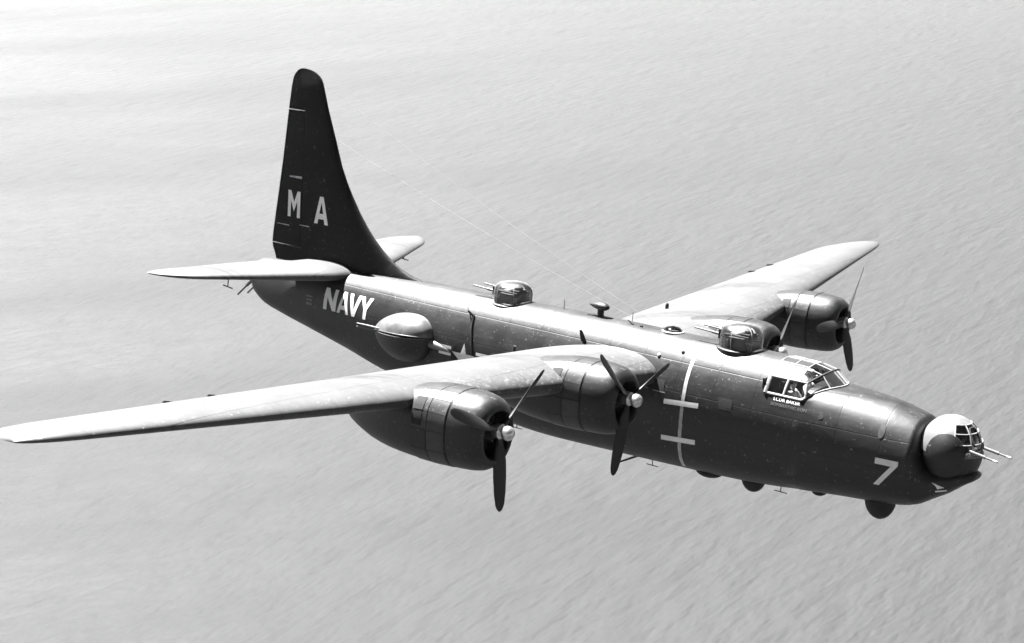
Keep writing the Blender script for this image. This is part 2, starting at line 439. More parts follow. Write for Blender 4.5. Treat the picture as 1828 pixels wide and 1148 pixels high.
def fin_y(s, z):
    l, e = fin_le_te(z); return naca(min(1, max(0, (s - l) / (e - l)))) * fin_th(z)
# the hinge runs straight up at s = 20.42: express it as a chord fraction per station
def foil_cut(name, zs, sa, sb, mat, parent, nc=12):
    v = []; f = []
    for z in zs:
        l, e = fin_le_te(z); a = l if sa is None else sa; b = e if sb is None else sb
        ring = []
        for side in (1, -1):
            for k in range(nc + 1):
                u = k / nc if side == 1 else 1 - k / nc
                if sa is None: u = u * u if side == 1 else (1 - k / nc) ** 2
                s = a + (b - a) * u
                ring.append(Vector((-s, side * max(fin_y(s, z), .004), z)))
        v += ring; n = len(ring)
    for i in range(len(zs) - 1):
        for k in range(n): f.append((i * n + k, i * n + (k + 1) % n, (i + 1) * n + (k + 1) % n, (i + 1) * n + k))
    f.append(tuple(range(n))); f.append(tuple((len(zs) - 1) * n + k for k in range(n)))
    return mesh(name, v, f, mat, parent, angle=40)
HS = 20.40
fin = foil_cut('fin', [1.45, 1.6, 1.68, 1.75, 1.85, 1.95, 2.1, 2.3, 2.55, 2.8, 3.2, 3.65, 4.0, 4.4, 4.8, 5.1, 5.5, 5.83], None, HS, M['fin'], ROOT)
foil_cut('fin_tip', [5.832, 6.0, 6.3, 6.5, 6.65, 6.74, 6.82, 6.9, 6.94, 6.97, 6.985, 6.997], None, None, M['fin'], fin)
foil_cut('tail_cone_fairing', [1.40, 1.6, 1.8, 1.905], HS + .001, None, M['fin'], fin)
rud = foil_cut('rudder', [1.93, 2.2, 2.6, 3.2, 3.8, 4.4, 5.0, 5.5, 5.81], HS + .015, None, M['fin'], ROOT)
for (sa, sb, z, h) in ((20.42, 20.95, 3.93, .035), (20.9, 21.42, 2.50, .014), (20.05, 20.46, 2.58, .014), (20.6, 21.08, 5.815, .008), (21.15, 21.60, 1.917, .012)):
    B().add([(-sa, -fin_y(sa, z) - .012, z - h), (-sb, -fin_y(sb, z) - .012, z - h), (-sb, -fin_y(sb, z) - .012, z + h * .2), (-sa, -fin_y(sa, z) - .012, z + h)], [(0, 1, 2, 3)]).done('tab_line', M['faded'], rud, smooth=False)

# ---- nacelles, built once about the centre of the cowl face (x aft is negative)
NAC = [(0, .47, .53, -.53), (.03, .54, .61, -.61), (.10, .61, .69, -.69), (.25, .68, .755, -.765), (.5, .725, .785, -.80), (.8, .745, .79, -.815), (1.3, .775, .765, -.83), (1.8, .80, .70, -.825), (2.3, .78, .60, -.80), (2.8, .69, .48, -.75), (3.3, .54, .33, -.63), (3.75, .35, .18, -.48), (4.05, .10, .0, -.36)]
def nac_pt(d, t, off=0):
    hw, zt, zb = pl(NAC, d); zc = .0
    c, n_ = math.cos(t), math.sin(t); n = 2.15 + .5 * min(1, d / 1.2)
    y = (hw + off) * math.copysign(abs(c) ** (2 / n), c); z = ((zt if n_ >= 0 else -zb) + off) * math.copysign(abs(n_) ** (2 / n), n_)
    return Vector((-d, y, z))
def ring_loft(ds, off=0, n=48):
    v = [nac_pt(d, 2 * math.pi * k / n, off) for d in ds for k in range(n)]
    f = [(i * n + k, i * n + (k + 1) % n, (i + 1) * n + (k + 1) % n, (i + 1) * n + k) for i in range(len(ds) - 1) for k in range(n)]
    return v, f
def plate(d0, d1, t0, t1, off, th, nd=3, n_t=4):
    b = B()
    def top(u, v): return nac_pt(d0 + (d1 - d0) * u, t0 + (t1 - t0) * v, off)
    def bot(u, v): return nac_pt(d0 + (d1 - d0) * u, t0 + (t1 - t0) * v, off - th)
    b.grid(top, nd, n_t); b.grid(bot, nd, n_t)
    for e in (0, 1):
        b.grid(lambda u, v: top(e, u) * (1 - v) + bot(e, u) * v, n_t, 1); b.grid(lambda u, v: top(u, e) * (1 - v) + bot(u, e) * v, nd, 1)
    return b
def make_nacelle():
    v, f = ring_loft([.78, .9, 1.1, 1.3, 1.55, 1.8, 2.1, 2.4, 2.7, 3.0, 3.3, 3.5, 3.7, 3.9, 4.05], -.006)
    f.append(tuple(14 * 48 + k for k in range(48))); f.append(tuple(range(48)))
    nc = mesh('nacelle', v, f, M['nac'], ROOT, angle=50)
    ds = [.76, .6, .45, .32, .2, .12, .06, .02, 0]
    v, f = ring_loft(ds); n = 48
    for d, s in ((.015, .95), (.06, .91), (.16, .885), (.6, .87)):   # rolled lip and inner wall
        v += [Vector((-d, p.y * s, p.z * s)) for p in v[8 * n:9 * n]]
    f += [(i * n + k, i * n + (k + 1) % n, (i + 1) * n + (k + 1) % n, (i + 1) * n + k) for i in range(8, 12) for k in range(n)]
    mesh('cowl_ring', v, f, M['nac'], nc, angle=60)
    eng = B().lathe([(0, .001), (0, .46)], (-.58, 0, 0), (1, 0, 0)).lathe([(0, .20), (.22, .17), (.40, .11), (.47, .05)], (-.52, 0, 0), (1, 0, 0))
    for k in range(9):
        a = 2 * math.pi * k / 9; d = Vector((0, math.cos(a), math.sin(a)))
        for j in range(4): eng.tube([Vector((-.42, 0, 0)) + d * (.17 + .065 * j), Vector((-.42, 0, 0)) + d * (.21 + .065 * j)], .085 - (.012 if j % 2 else 0), 10)
    eng.done('engine', M['inner'], nc)
    # panels between the cowl ring and the firewall, all the way round
    cuts = [0, 22, 48, 70, 110, 133, 158, 180, 205, 232, 262, 283, 312, 336, 360]
    for a, b_ in zip(cuts[:-1], cuts[1:]):
        g_ = .4
        plate(.80, 1.22, R(a + g_), R(b_ - g_), .006, .02).done('cowl_panel', M['nac'] if a in (70, 262) else M['panel'], nc)
        plate(1.24, 1.62, R(a + g_), R(b_ - g_), .005, .02).done('cowl_flap', M['panel'] if a in (22, 133, 158, 0) else M['nac'], nc)
    for (t0, t1) in ((134, 157), (160, 178), (23, 46), (2, 20)):
        plate(1.36, 1.60, R(t0), R(t1), .014, .012, 2, 3).done('cooling_outlet', M['dark'], nc)
    return nc
def copy_tree(o, parent):
    c = o.copy(); COL.objects.link(c); c.parent = parent
    for ch in o.children: copy_tree(ch, c)
    return c
OUTP, INP = (7.12, 7.845, .95), (6.94, 3.43, .85)
spots = []
for (s, y, z) in (OUTP, INP):
    for sg in (-1, 1): spots.append((s, sg * y, z))
nac0 = make_nacelle()
for i, (s, y, z) in enumerate(spots):
    o = nac0 if i == 0 else copy_tree(nac0, ROOT)
    o.location = Vector((-s, y, z)) - OFF
    o.rotation_euler = (0, R(0.0), 0)

# ---- propellers
def make_blade():
    tab_ = [(.10, .055, .050, 60), (.22, .065, .055, 55), (.40, .105, .034, 46), (.65, .135, .024, 38), (1.0, .142, .017, 30), (1.35, .130, .012, 25), (1.58, .105, .009, 22), (1.68, .07, .007, 21), (1.73, .025, .004, 20)]
    v = []; f = []; n = 12
    for r_, hc, ht, tw in tab_:
        a = R(tw)
        for k in range(n):
            t = 2 * math.pi * k / n; c, h = hc * math.cos(t), ht * math.sin(t)
            v.append(Vector((-c * math.sin(a) + h * math.cos(a), c * math.cos(a) + h * math.sin(a), r_)))
    for i in range(len(tab_) - 1):
        for k in range(n): f.append((i * n + k, i * n + (k + 1) % n, (i + 1) * n + (k + 1) % n, (i + 1) * n + k))
    f.append(tuple(range(n))); f.append(tuple((len(tab_) - 1) * n + k for k in range(n)))
    return v, f
def make_prop():
    hub = B().lathe([(-.20, .001), (-.20, .09), (-.1, .12), (-.06, .155), (.05, .155), (.075, .12), (.10, .095), (.12, .12), (.17, .148), (.24, .148), (.30, .115), (.335, .06), (.345, .001)], (0, 0, 0), (1, 0, 0))
    pr = hub.done('propeller', M['metal'], ROOT, angle=40)
    v, f = make_blade(); b0 = mesh('blade', v, f, M['blade'], pr, loc=(0, 0, 0))
    for k in (1, 2):
        c = b0.copy(); COL.objects.link(c); c.parent = pr; c.rotation_euler = (R(120 * k), 0, 0)
    return pr
p0 = make_prop()
for i, ((s, y, z), ang) in enumerate(zip(spots, (-84, -62, -103, 52))):
    o = p0 if i == 0 else copy_tree(p0, ROOT)
    o.location = Vector((-(s - .02), y, z + .10)) - OFF
    o.rotation_euler = (R(ang - 90), 0, 0)

# ---- nose turret
NTC = Vector((-.845, 0, .49)); NR = (.67, .70, .78)
def ball(el, az, k=1.0):
    """el up from the horizontal, az measured from straight ahead towards port"""
    return NTC + Vector((NR[0] * math.cos(el) * math.cos(az), NR[1] * math.cos(el) * math.sin(az), NR[2] * math.sin(el))) * k
def ball_patch(b, e0, e1, a0, a1, k=1.0, ne=6, na=8): return b.grid(lambda u, v: ball(R(e0 + (e1 - e0) * u), R(a0 + (a1 - a0) * v), k), ne, na)
YAW = -12                         # the turret is turned a little to starboard
shell = B()
ball_patch(shell, 58, 90, -180, 180, 1, 8, 48); ball_patch(shell, 2, 58, YAW + 52, YAW + 308, 1, 12, 40)
tur = shell.done('nose_turret', M['ball'], ROOT, angle=60)
low = B(); ball_patch(low, -90, 2, -180, 180, 1.0, 14, 48); low.done('lower_shell', M['nac'], tur)
# round cheek covers on both flanks
for sg in (-1, 1):
    b = B(); ns, nr = 40, 8
    ctr_el, ctr_az = R(1), R(80 * sg)
    cdir = Vector((math.cos(ctr_el) * math.cos(ctr_az), math.cos(ctr_el) * math.sin(ctr_az), math.sin(ctr_el)))
    e1 = cdir.orthogonal().normalized(); e2 = cdir.cross(e1)
    def cheek(u, v):
        a = R(40) * u; d = cdir * math.cos(a) + (e1 * math.cos(2 * math.pi * v) + e2 * math.sin(2 * math.pi * v)) * math.sin(a)
        kk = 1.022 if u < .97 else .985
        return NTC + Vector((NR[0] * d.x, NR[1] * d.y, NR[2] * d.z)) * kk
    b.grid(cheek, 14, ns); b.done('cheek_cover', M['nac'], tur, angle=25)
# glazing: rows and columns of panes with bars between
els = [2, 22, 40, 58]; azs = [YAW - 52, YAW - 17, YAW + 17, YAW + 52]
for i in range(3):
    for j in range(3):
        ball_patch(B(), els[i] + .6, els[i + 1] - .6, azs[j] + .6, azs[j + 1] - .6, .992, 4, 5).done('pane', M['glass'], tur)
for e in els: B().tube([ball(R(e), R(a), 1.002) for a in range(YAW - 52, YAW + 53, 4)], .014, 6).done('bar', M['frame'], tur)
for a in azs: B().tube([ball(R(e), R(a), 1.002) for e in range(2, 59, 4)], .014, 6).done('bar', M['frame'], tur)
# dark centre sight window frame
sw = B().tube([ball(R(e), R(a + YAW), 1.018) for e, a in ((24, -13), (46, -13), (50, -9), (50, 9), (46, 13), (24, 13), (20, 9), (20, -9), (24, -13))], .018, 6); sw.done('sight_frame', M['dark'], tur)
for sg in (-1, 1):
    p = ball(R(18), R(YAW + 30 * sg), .80); d = Vector((math.cos(R(YAW)), math.sin(R(YAW)), -.08)).normalized(); tip = p + d * .84
    B().tube([p - d * .5, p + d * .12], .055, 8).tube([p + d * .1, p + d * .55], .034, 8).tube([p + d * .5, tip], .021, 8).done('gun_barrel', M['steel'], tur)
    B().tube([tip - d * .10, tip], .026, 8).done('muzzle', M['metal'], tur)
    B().tube([ball(R(16), R(YAW + 32 * sg), .99), ball(R(16), R(YAW + 32 * sg), 1.015)], .085, 14).done('gun_port', M['dark'], tur)
mech = B().box(NTC + Vector((-.05, 0, -.25)), (.25, .28, .2)).box(NTC + Vector((.22, 0, .0)), (.1, .34, .04)).tube([NTC + Vector((.2, -.3, .05)), NTC + Vector((.2, .3, .28))], .03).tube([NTC + Vector((.2, .3, .05)), NTC + Vector((.2, -.3, .28))], .03).box(NTC + Vector((-.35, 0, .0)), (.04, .25, .35))
mech.done('gun_mount', M['frame'], tur)

# ---- dorsal turrets
def dorsal(s, zbase, rot):
    c = Vector((-s, 0, zbase))
    ring = B().lathe([(-.25, .56), (.0, .57), (.05, .57), (.07, .53), (.07, .50), (-.2, .50)], c, (0, 0, 1), 40)
    t = ring.done('dorsal_turret', M['nac'], ROOT, angle=40)
    def prof(h): return [( .07, .495), (.20, .505), (.34, .505), (.43, .485), (.50, .445), (.555, .37), (.59, .26), (.605, .14), (.61, .001)]
    dm = B().lathe(prof(0), c, (0, 0, 1), 40).done('dome', M['dome'], t, angle=60)
    P = prof(0)[:-1]
    for a in (30, 100, 200, 262, 318):
        d = Vector((math.cos(R(a + rot)), math.sin(R(a + rot)), 0))
        B().tube([c + d * (r_ + .004) + Vector((0, 0, z)) for z, r_ in P[:7]], .009, 6).done('rib', M['frame'], t)
    for sg in (-1, 1):
        p = c + Vector((-.12, sg * .22, .30))
        B().box(p + Vector((.1, 0, 0)), (.32, .05, .07)).done('gun_receiver', M['dark'], t)
        B().tube([p, p + Vector((-.55, 0, .03))], .034, 8).tube([p + Vector((-.5, 0, .03)), p + Vector((-1.02, 0, .055))], .020, 8).done('gun_barrel', M['steel'], t)
        B().box(c + Vector((-.44, sg * .22, .33)), (.03, .05, .11)).done('gun_slot', M['dark'], t)
    B().box(c + Vector((.05, 0, .14)), (.30, .30, .10)).box(c + Vector((.18, 0, .30)), (.10, .20, .12)).box(c + Vector((.05, -.33, .2)), (.2, .05, .14)).box(c + Vector((.05, .33, .2)), (.2, .05, .14)).lathe([(0, .1), (.06, .13), (.16, .12), (.22, .05), (.23, .001)], c + Vector((.15, 0, .33)), (0, 0, 1), 14).done('turret_machinery', M['inner'], t)
    B().tube([c + Vector((-.1, -.12, .35)), c + Vector((.12, -.12, .46)), c + Vector((.2, .1, .42))], .03, 8).box(c + Vector((-.2, 0, .3)), (.05, .12, .07)).done('sight', M['metal'], t)
    return t
dorsal(6.10, 1.69, 8); dorsal(12.78, 1.58, -10)

# ---- waist turrets: teardrop blisters with a dark slit
def waist(sg):
    c = Vector((-15.30, sg * 1.05, .46))
    def pt(u, v, k=1.0):
        """u 0..1 fore-aft, v angle round the fore-aft axis"""
        x = u * 2 - 1
        r_ = max(0, 1 - x ** 2.0) ** .72 if x > 0 else math.sqrt(max(0, 1 - abs(x) ** 2.3))
        sn = math.sin(v)
        return c + Vector((-x * (1.22 if x > 0 else .82), sg * r_ * .60 * math.cos(v) * k, r_ * (.58 if sn > 0 else .74) * sn * k - .05 * x))
    lower = B().grid(lambda u, v: pt(u, R(-90 + 93 * v)), 22, 12)
    t = lower.done('waist_turret', M['nac'], ROOT, angle=60)
    B().grid(lambda u, v: pt(u, R(10 + 110 * v), 1.0), 22, 12).done('lid', M['lid'], t, angle=60)
    B().grid(lambda u, v: pt(u, R(2 + 10 * v), .955), 20, 2).done('slit', M['dark'], t)
    for e, k in ((3, 1.005), (10, 1.005)):
        B().tube([pt(u / 20, R(e), k) for u in range(1, 20)], .014, 6).done('rim', M['steel'], t)
    for dz in (-.045, .045):
        B().tube([c + Vector((-.45, sg * .40, .04 + dz)), c + Vector((-1.2, sg * .36, .03 + dz)), c + Vector((-1.6, sg * .34, .02 + dz))], [.03, .03, .022], 8).done('gun_barrel', M['steel'], t)
    # fairing running forward from the blister
    def fr(u, v):
        s = 14.65 - 1.05 * u; w_ = .13 * (1 - u) + .01
        z = .40 - .16 * u + w_ * math.sin(R(-90 + 180 * v))
        return Vector((-s, sg * (fus_y(s, z) - .02 + .16 * (1 - u) ** 1.6 * math.cos(R(-90 + 180 * v))), z))
    B().grid(fr, 10, 10).done('fairing', M['lid'], t, angle=60)
for sg in (-1, 1): waist(sg)

# ---- tail turret
tc_ = Vector((-21.80, 0, .84))
tt = B().lathe([(-.3, .50), (.0, .50), (.2, .46), (.36, .36), (.45, .2), (.48, .001)], tc_, (-1, 0, 0), 32).done('tail_turret', M['dark'], ROOT, angle=50)
B().lathe([(.0, .54), (.04, .54), (.06, .52)], tc_, (-1, 0, 0), 32).done('turret_ring', M['nac'], tt)
for sg in (-1, 1):
    p = tc_ + Vector((-.3, sg * .20, -.05)); d = Vector((-.72, sg * .0, -.64)).normalized()
    B().tube([p, p + d * .45], .05, 8).tube([p + d * .4, p + d * .95], .03, 8).done('gun_barrel', M['steel'], tt)

# ---- cockpit
def arch(s, t): return fus_pt(s, t)
def side(sg, s, z): return Vector((-s, sg * fus_y(s, z), z))
can = B()
def sill_pts(sg): return [side(sg, s, SILL) for s in span(3.97, 4.86, 6)]
for sg in (-1, 1): can.tube(sill_pts(sg), .028, 8)
canopy = can.done('cockpit_canopy', M['frame'], ROOT)
def eaves(s):
    zt, zb, hw, zc = sect(s); return fus_y(s, EAVE)
def roof(s, u):
    """u -1..1 across the glazed roof, starboard to port"""
    y = u * eaves(s); return Vector((-s, y, fus_z(s, y)))
def base(u):
    y = u * .90; s = 3.40 + .52 * abs(u) ** 1.8; return Vector((-s, y, fus_z(min(s, 3.94), y) + .015))
def brow(u):
    y = u * .80; s = 3.74 + .20 * abs(u) ** 1.8; return Vector((-s, y, 1.655 - .19 * abs(u) ** 2))
RF, RM, RB_ = 4.16, 4.50, 4.86
def frame(pts, r=.013, m='frame'): B().tube(pts, r, 8).done('frame', M[m], canopy)
def pane(fn, a=4, b=6, m='glass'): B().grid(fn, a, b).done('pane', M[m], canopy)
us = [-1, -.5, 0, .5, 1]
for a, b in zip(us[:-1], us[1:]):
    pane(lambda i, j: base(a + (b - a) * j).lerp(brow(a + (b - a) * j), i))
    pane(lambda i, j: brow(a + (b - a) * j).lerp(roof(RF, a + (b - a) * j), i))
ur = [-1, -.45, 0, .45, 1]
for (s0, s1) in ((RF, RM), (RM, RB_)):
    for a, b in zip(ur[:-1], ur[1:]): pane(lambda i, j: roof(s0 + (s1 - s0) * i, a + (b - a) * j), 4, 6, 'roof')
for u in us:
    frame([base(u), brow(u)], .016 if abs(u) < 1 else .03); frame([brow(u).lerp(roof(RF, u), k / 4) for k in range(5)])
frame([base(-1 + k / 8) for k in range(17)], .016); frame([brow(-1 + k / 8) for k in range(17)], .026, 'dark')
for s in (RF, RM, RB_): frame([roof(s, -1 + k / 10) for k in range(21)], .012)
for u in ur[1:-1]: frame([roof(s, u) for s in span(RF, RB_, 6)], .010)
for sg in (-1, 1):
    frame([brow(sg)] + [side(sg, s, EAVE) for s in span(RF, RB_, 5)], .02)
    frame([side(sg, 4.86, SILL + (EAVE - SILL) * k / 4) for k in range(5)], .05)
    frame([side(sg, 4.42, SILL + (EAVE - SILL) * k / 4) for k in range(5)], .03)
    pane(lambda i, j: side(sg, 4.44 + .40 * i, SILL + (EAVE - SILL) * j)); 
    pane(lambda i, j: (side(sg, 3.97, SILL).lerp(brow(sg), j)).lerp(side(sg, 4.41, SILL + (EAVE - SILL) * j), i))
    frame([base(sg), side(sg, 3.97, SILL)], .03)
pan = B().box((-3.72, 0, .98), (.06, .8, .22)).box((-4.95, 0, .9), (.02, .95, .5)).box((-4.3, 0, .25), (.7, .95, .02))
pan.done('instrument_panel', M['inner'], canopy)
for sg in (-1, 1):
    B().box((-4.42, sg * .42, .55), (.22, .22, .05)).box((-4.66, sg * .42, .95), (.05, .21, .36)).box((-4.66, sg * .42, 1.36), (.05, .11, .06)).done('seat', M['inner'], canopy)
    yk = B().tube([(-3.95, sg * .42, .55), (-3.98, sg * .42, .98)], .025, 8)
    yk.tube([Vector((-4.0, sg * .42 + .17 * math.cos(R(k * 15)), 1.0 + .17 * math.sin(R(k * 15)))) for k in range(-16, 5)], .014, 6)
    yk.done('control_wheel', M['dark'], canopy)

# ---- astrodome, aerials, belly fittings
def top_z(s, y=0): return fus_z(s, y)
ad = B().lathe([(-.03, .27), (.025, .27), (.04, .24)], (-7.95, 0, 1.765), (0, 0, 1), 32).done('astrodome', M['frame'], ROOT)
B().lathe([(.03, .235), (.075, .215), (.115, .16), (.135, .08), (.14, .001)], (-7.95, 0, 1.765), (0, 0, 1), 32).done('dome', M['glass'], ad, angle=60)
B().lathe([(.0, .001), (.0, .20), (.05, .19)], (-7.95, 0, 1.775), (0, 0, 1), 24).done('well', M['dark'], ad)
lp = B().lathe([(0, .001), (.03, .055), (.10, .105), (.20, .13), (.32, .115), (.46, .07), (.58, .02), (.60, .001)], (-9.80, 0, 2.02), (-1, 0, 0), 24, .82).done('loop_antenna', M['nac'], ROOT, angle=60)
B().tube([(-10.05, 0, 1.73), (-10.05, 0, 1.80), (-10.05, 0, 1.95)], [.12, .085, .085], 14).box((-10.05, 0, 1.765), (.34, .07, .012)).done('pedestal', M['nac'], lp)
def blade_mast(name, p, d, ln, ch=.12, th=.03):
    p = Vector(p); d = Vector(d).normalized(); b = B(); v = []
    for k, (u, c) in enumerate(((-.04, 1), (.5, .8), (1, .45))):
        q = p + d * ln * u
        v += [q + Vector((ch * c, 0, 0)), q + Vector((0, th * c, 0)), q + Vector((-ch * c * 1.2, 0, 0)), q + Vector((0, -th * c, 0))]
    f = [(i * 4 + k, i * 4 + (k + 1) % 4, i * 4 + 4 + (k + 1) % 4, i * 4 + 4 + k) for i in range(2) for k in range(4)] + [(0, 1, 2, 3), (8, 9, 10, 11)]
    return b.add(v, f).done(name, M['dark'], ROOT, smooth=False)
blade_mast('blade_aerial', (-9.92, -.86, fus_z(9.92, .86)), (-.35, -.1, 1), .27, .08)
blade_mast('blade_aerial', (-8.95, -.12, top_z(8.95, .12)), (-.8, 0, .35), .22, .08)
B().tube([(-8.75, -.15, 1.74), (-8.75, -.15, 1.80)], .04, 8).done('vent_stub', M['dark'], ROOT)
B().tube([(-8.3, .15, 1.75), (-8.3, .15, 1.78)], .035, 8).done('vent_stub', M['dark'], ROOT)
for s, z in ((7.78, 1.36), (7.22, 1.52)):
    y = fus_y(s, z); B().lathe([(-.02, .045), (.02, .045), (.035, .03), (.04, .001)], (-s, -y, z), (0, -.7, .7), 14).done('vent_cap', M['metal'] if z < 1.4 else M['dark'], ROOT)
# whip strut lying along the flank, thick at its upper end
strut = B().tube([(-13.62, -.80, 1.50), (-13.48, -.94, 1.42), (-13.36, -fus_y(13.36, 1.30) - .03, 1.30), (-13.28, -fus_y(13.28, 1.0) - .03, 1.0), (-13.2, -fus_y(13.2, .7) - .02, .7), (-13.13, -fus_y(13.13, .33) - .02, .33)], [.010, .026, .042, .020, .016, .012], 8)
strut.done('mast_strut', M['dark'], ROOT)
B().tube([(-11.16, 0, 1.74), (-11.16, 0, 2.0)], .008, 6).done('whip_aerial', M['dark'], ROOT)
B().tube([(-9.3, .3, 1.70), (-9.3, .3, 1.98)], .008, 6).done('whip_aerial', M['dark'], ROOT)
def blob(name, s, y, z, rx, ry, rz, m='dark'):
    b = B().grid(lambda u, v: Vector((-s + rx * math.cos(2 * math.pi * v) * math.cos(R(-90 + 180 * u)), y + ry * math.sin(2 * math.pi * v) * math.cos(R(-90 + 180 * u)), z + rz * math.sin(R(-90 + 180 * u)))), 14, 28)
    return b.done(name, M[m], ROOT)
blob('radar_blister', 2.14, -.35, -.86, .35, .30, .46); blob('radar_blister', 5.28, -.30, -1.18, .29, .26, .33)
blob('radar_blister', 3.62, -.30, -1.06, .18, .18, .12); blob('radar_blister', 6.40, -.4, -1.27, .34, .26, .14)
for s, h in ((4.52, .13), (7.97, .14), (12.1, .1)):
    zb = sect(s)[1] + .02
    B().tube([(-s, -.4, zb + .1), (-s, -.4, zb - h)], .012, 6).tube([(-s + .16, -.4, zb - h), (-s - .16, -.4, zb - h)], .012, 6).done('belly_aerial', M['dark'], ROOT)
B().tube([(-8.35, -.45, -1.34), (-8.86, -.45, -1.62)], [.03, .022], 8).done('drag_strut', M['dark'], ROOT)

# aerial wires from fin to the wing root
def wire(a, b, sag):
    a, b = Vector(a), Vector(b)
    B().tube([a.lerp(b, k / 16) + Vector((0, 0, -4 * sag * (k / 16) * (1 - k / 16))) for k in range(17)], .005, 6).done('aerial_wire', M['wire'], ROOT)
wire((-19.35, 0, 5.2), (-9.45, .9, 1.62), .10); wire((-19.9, 0, 6.72), (-9.15, 1.35, 1.50), .16)

# ---- painted markings
def text_mesh(body, bold=0.0):
    cu = bpy.data.curves.new('t', 'FONT'); cu.body = body; cu.offset = bold; cu.resolution_u = 3
    ob = bpy.data.objects.new('t', cu); COL.objects.link(ob)
    bpy.context.view_layer.update()
    dg = bpy.context.evaluated_depsgraph_get(); me = bpy.data.meshes.new_from_object(ob.evaluated_get(dg))
    COL.objects.unlink(ob); bpy.data.objects.remove(ob)
    return me
def paint_text(name, body, s0, s1, z0, z1, surf, mat, parent, bold=.0, shear=0):
    """letters on the starboard side: s0 is the left (aft) edge, s1 the right (forward) edge"""
    me = text_mesh(body, bold)
    xs = [v.co.x for v in me.vertices]; ys = [v.co.y for v in me.vertices]
    x0, x1, y0, y1 = min(xs), max(xs), min(ys), max(ys)
    bm = bmesh.new(); bm.from_mesh(me)
    bmesh.ops.triangulate(bm, faces=bm.faces)
    for k in range(1, 9):
        bmesh.ops.bisect_plane(bm, geom=bm.verts[:] + bm.edges[:] + bm.faces[:], plane_co=(0, y0 + (y1 - y0) * k / 9, 0), plane_no=(0, 1, 0))
    for v in bm.verts:
        u, w_ = (v.co.x - x0) / (x1 - x0), (v.co.y - y0) / (y1 - y0)
        s = s0 + (s1 - s0) * u; z = z0 + (z1 - z0) * w_
        v.co = Vector((-s, -surf(s, z) - .008, z))
    bm.normal_update()
    for f in bm.faces:
        if f.normal.y > 0: f.normal_flip()
    bm.to_mesh(me); bm.free(); me.materials.clear(); me.materials.append(mat)
    return put(name, me, parent)
def strip(name, s0, s1, z0, z1, mat, parent, n=12, off=.008, dz=0.0, m_=1):
    """painted band on the starboard flank"""
    return B().grid(lambda u, v: Vector((-(s0 + (s1 - s0) * v), -fus_y(s0 + (s1 - s0) * v, z0 + (z1 - z0) * u + dz * v) - off, z0 + (z1 - z0) * u + dz * v)), n, m_).done(name, mat, parent)
W_ = M['white']
GLY = {
    'N': [[(0, 0), (.27, 0), (.27, .60), (.72, 0), (1, 0), (1, 1), (.73, 1), (.73, .42), (.28, 1), (0, 1)]],
    'M': [[(0, 0), (.24, 0), (.24, .62), (.5, .22), (.76, .62), (.76, 0), (1, 0), (1, 1), (.76, 1), (.5, .58), (.24, 1), (0, 1)]],
    'V': [[(.38, 0), (.62, 0), (1, 1), (.74, 1), (.5, .30), (.26, 1), (0, 1)]],
    'Y': [[(.37, 0), (.63, 0), (.63, .44), (1, 1), (.72, 1), (.5, .64), (.28, 1), (0, 1), (.37, .44)]],
    'A': [[(0, 0), (.25, 0), (.30, .18), (.36, .38), (.5, .80), (.5, 1), (.37, 1)], [(1, 0), (.63, 1), (.5, 1), (.5, .80), (.64, .38), (.70, .18), (.75, 0)], [(.30, .18), (.70, .18), (.64, .38), (.36, .38)]],
    '7': [[(.0, .78), (.70, .78), (.02, 0), (.27, 0), (1, .84), (1, 1), (0, 1)]],
}
def paint_glyph(name, ch, s0, s1, z0, z1, surf, mat, parent):
    bm = bmesh.new()
    for ring in GLY[ch]: bm.faces.new([bm.verts.new((x, y, 0)) for x, y in ring])
    bmesh.ops.remove_doubles(bm, verts=bm.verts, dist=1e-5)
    bmesh.ops.triangulate(bm, faces=bm.faces)
    for k in range(1, 8):
        for no in ((0, 1, 0), (1, 0, 0)):
            bmesh.ops.bisect_plane(bm, geom=bm.verts[:] + bm.edges[:] + bm.faces[:], plane_co=(k / 8, k / 8, 0), plane_no=no)
    for v in bm.verts:
        s = s0 + (s1 - s0) * v.co.x; z = z0 + (z1 - z0) * v.co.y
        v.co = Vector((-s, -surf(s, z) - .008, z))
    bm.normal_update()
    for f in bm.faces:
        if f.normal.y > 0: f.normal_flip()
    me = bpy.data.meshes.new(name); bm.to_mesh(me); bm.free(); me.materials.append(mat)
    return put(name, me, parent)
for ch, a, b in (('N', 18.62, 18.12), ('A', 18.07, 17.62), ('V', 17.66, 17.20), ('Y', 17.22, 16.78)):
    paint_glyph('painted_letter', ch, a, b, .56, 1.15, fus_y, W_, fus)
paint_glyph('painted_letter', 'M', 20.98, 20.46, 2.76, 3.52, fin_y, W_, rud)
paint_glyph('painted_letter', 'A', 19.86, 19.30, 2.72, 3.50, fin_y, W_, fin)
paint_glyph('painted_number', '7', 2.10, 1.60, -.36, .24, fus_y, W_, fus)
paint_text('name_lettering', 'LCDR BAKER', 4.62, 3.98, .98, 1.055, fus_y, W_, fus, .0)
paint_text('name_lettering', 'BOMBRATVIC RON', 4.66, 3.80, .87, .935, fus_y, M['dim'], fus, .0)
for k in range(3):
    strip('stencil_line', 19.33 + .02 * (k == 0), 19.10, .83 - .10 * k, .78 - .10 * k - (.02 if k == 2 else 0), M['dim'], fus, 2)
strip('warning_stripe', 6.915, 6.825, -1.18, 1.46, M['faded'], fus, 26, .008)
for z in (.38, -.50): strip('warning_board', 7.37, 6.45, z - .06, z + .06, W_, fus, 3, .013, .075, 6)
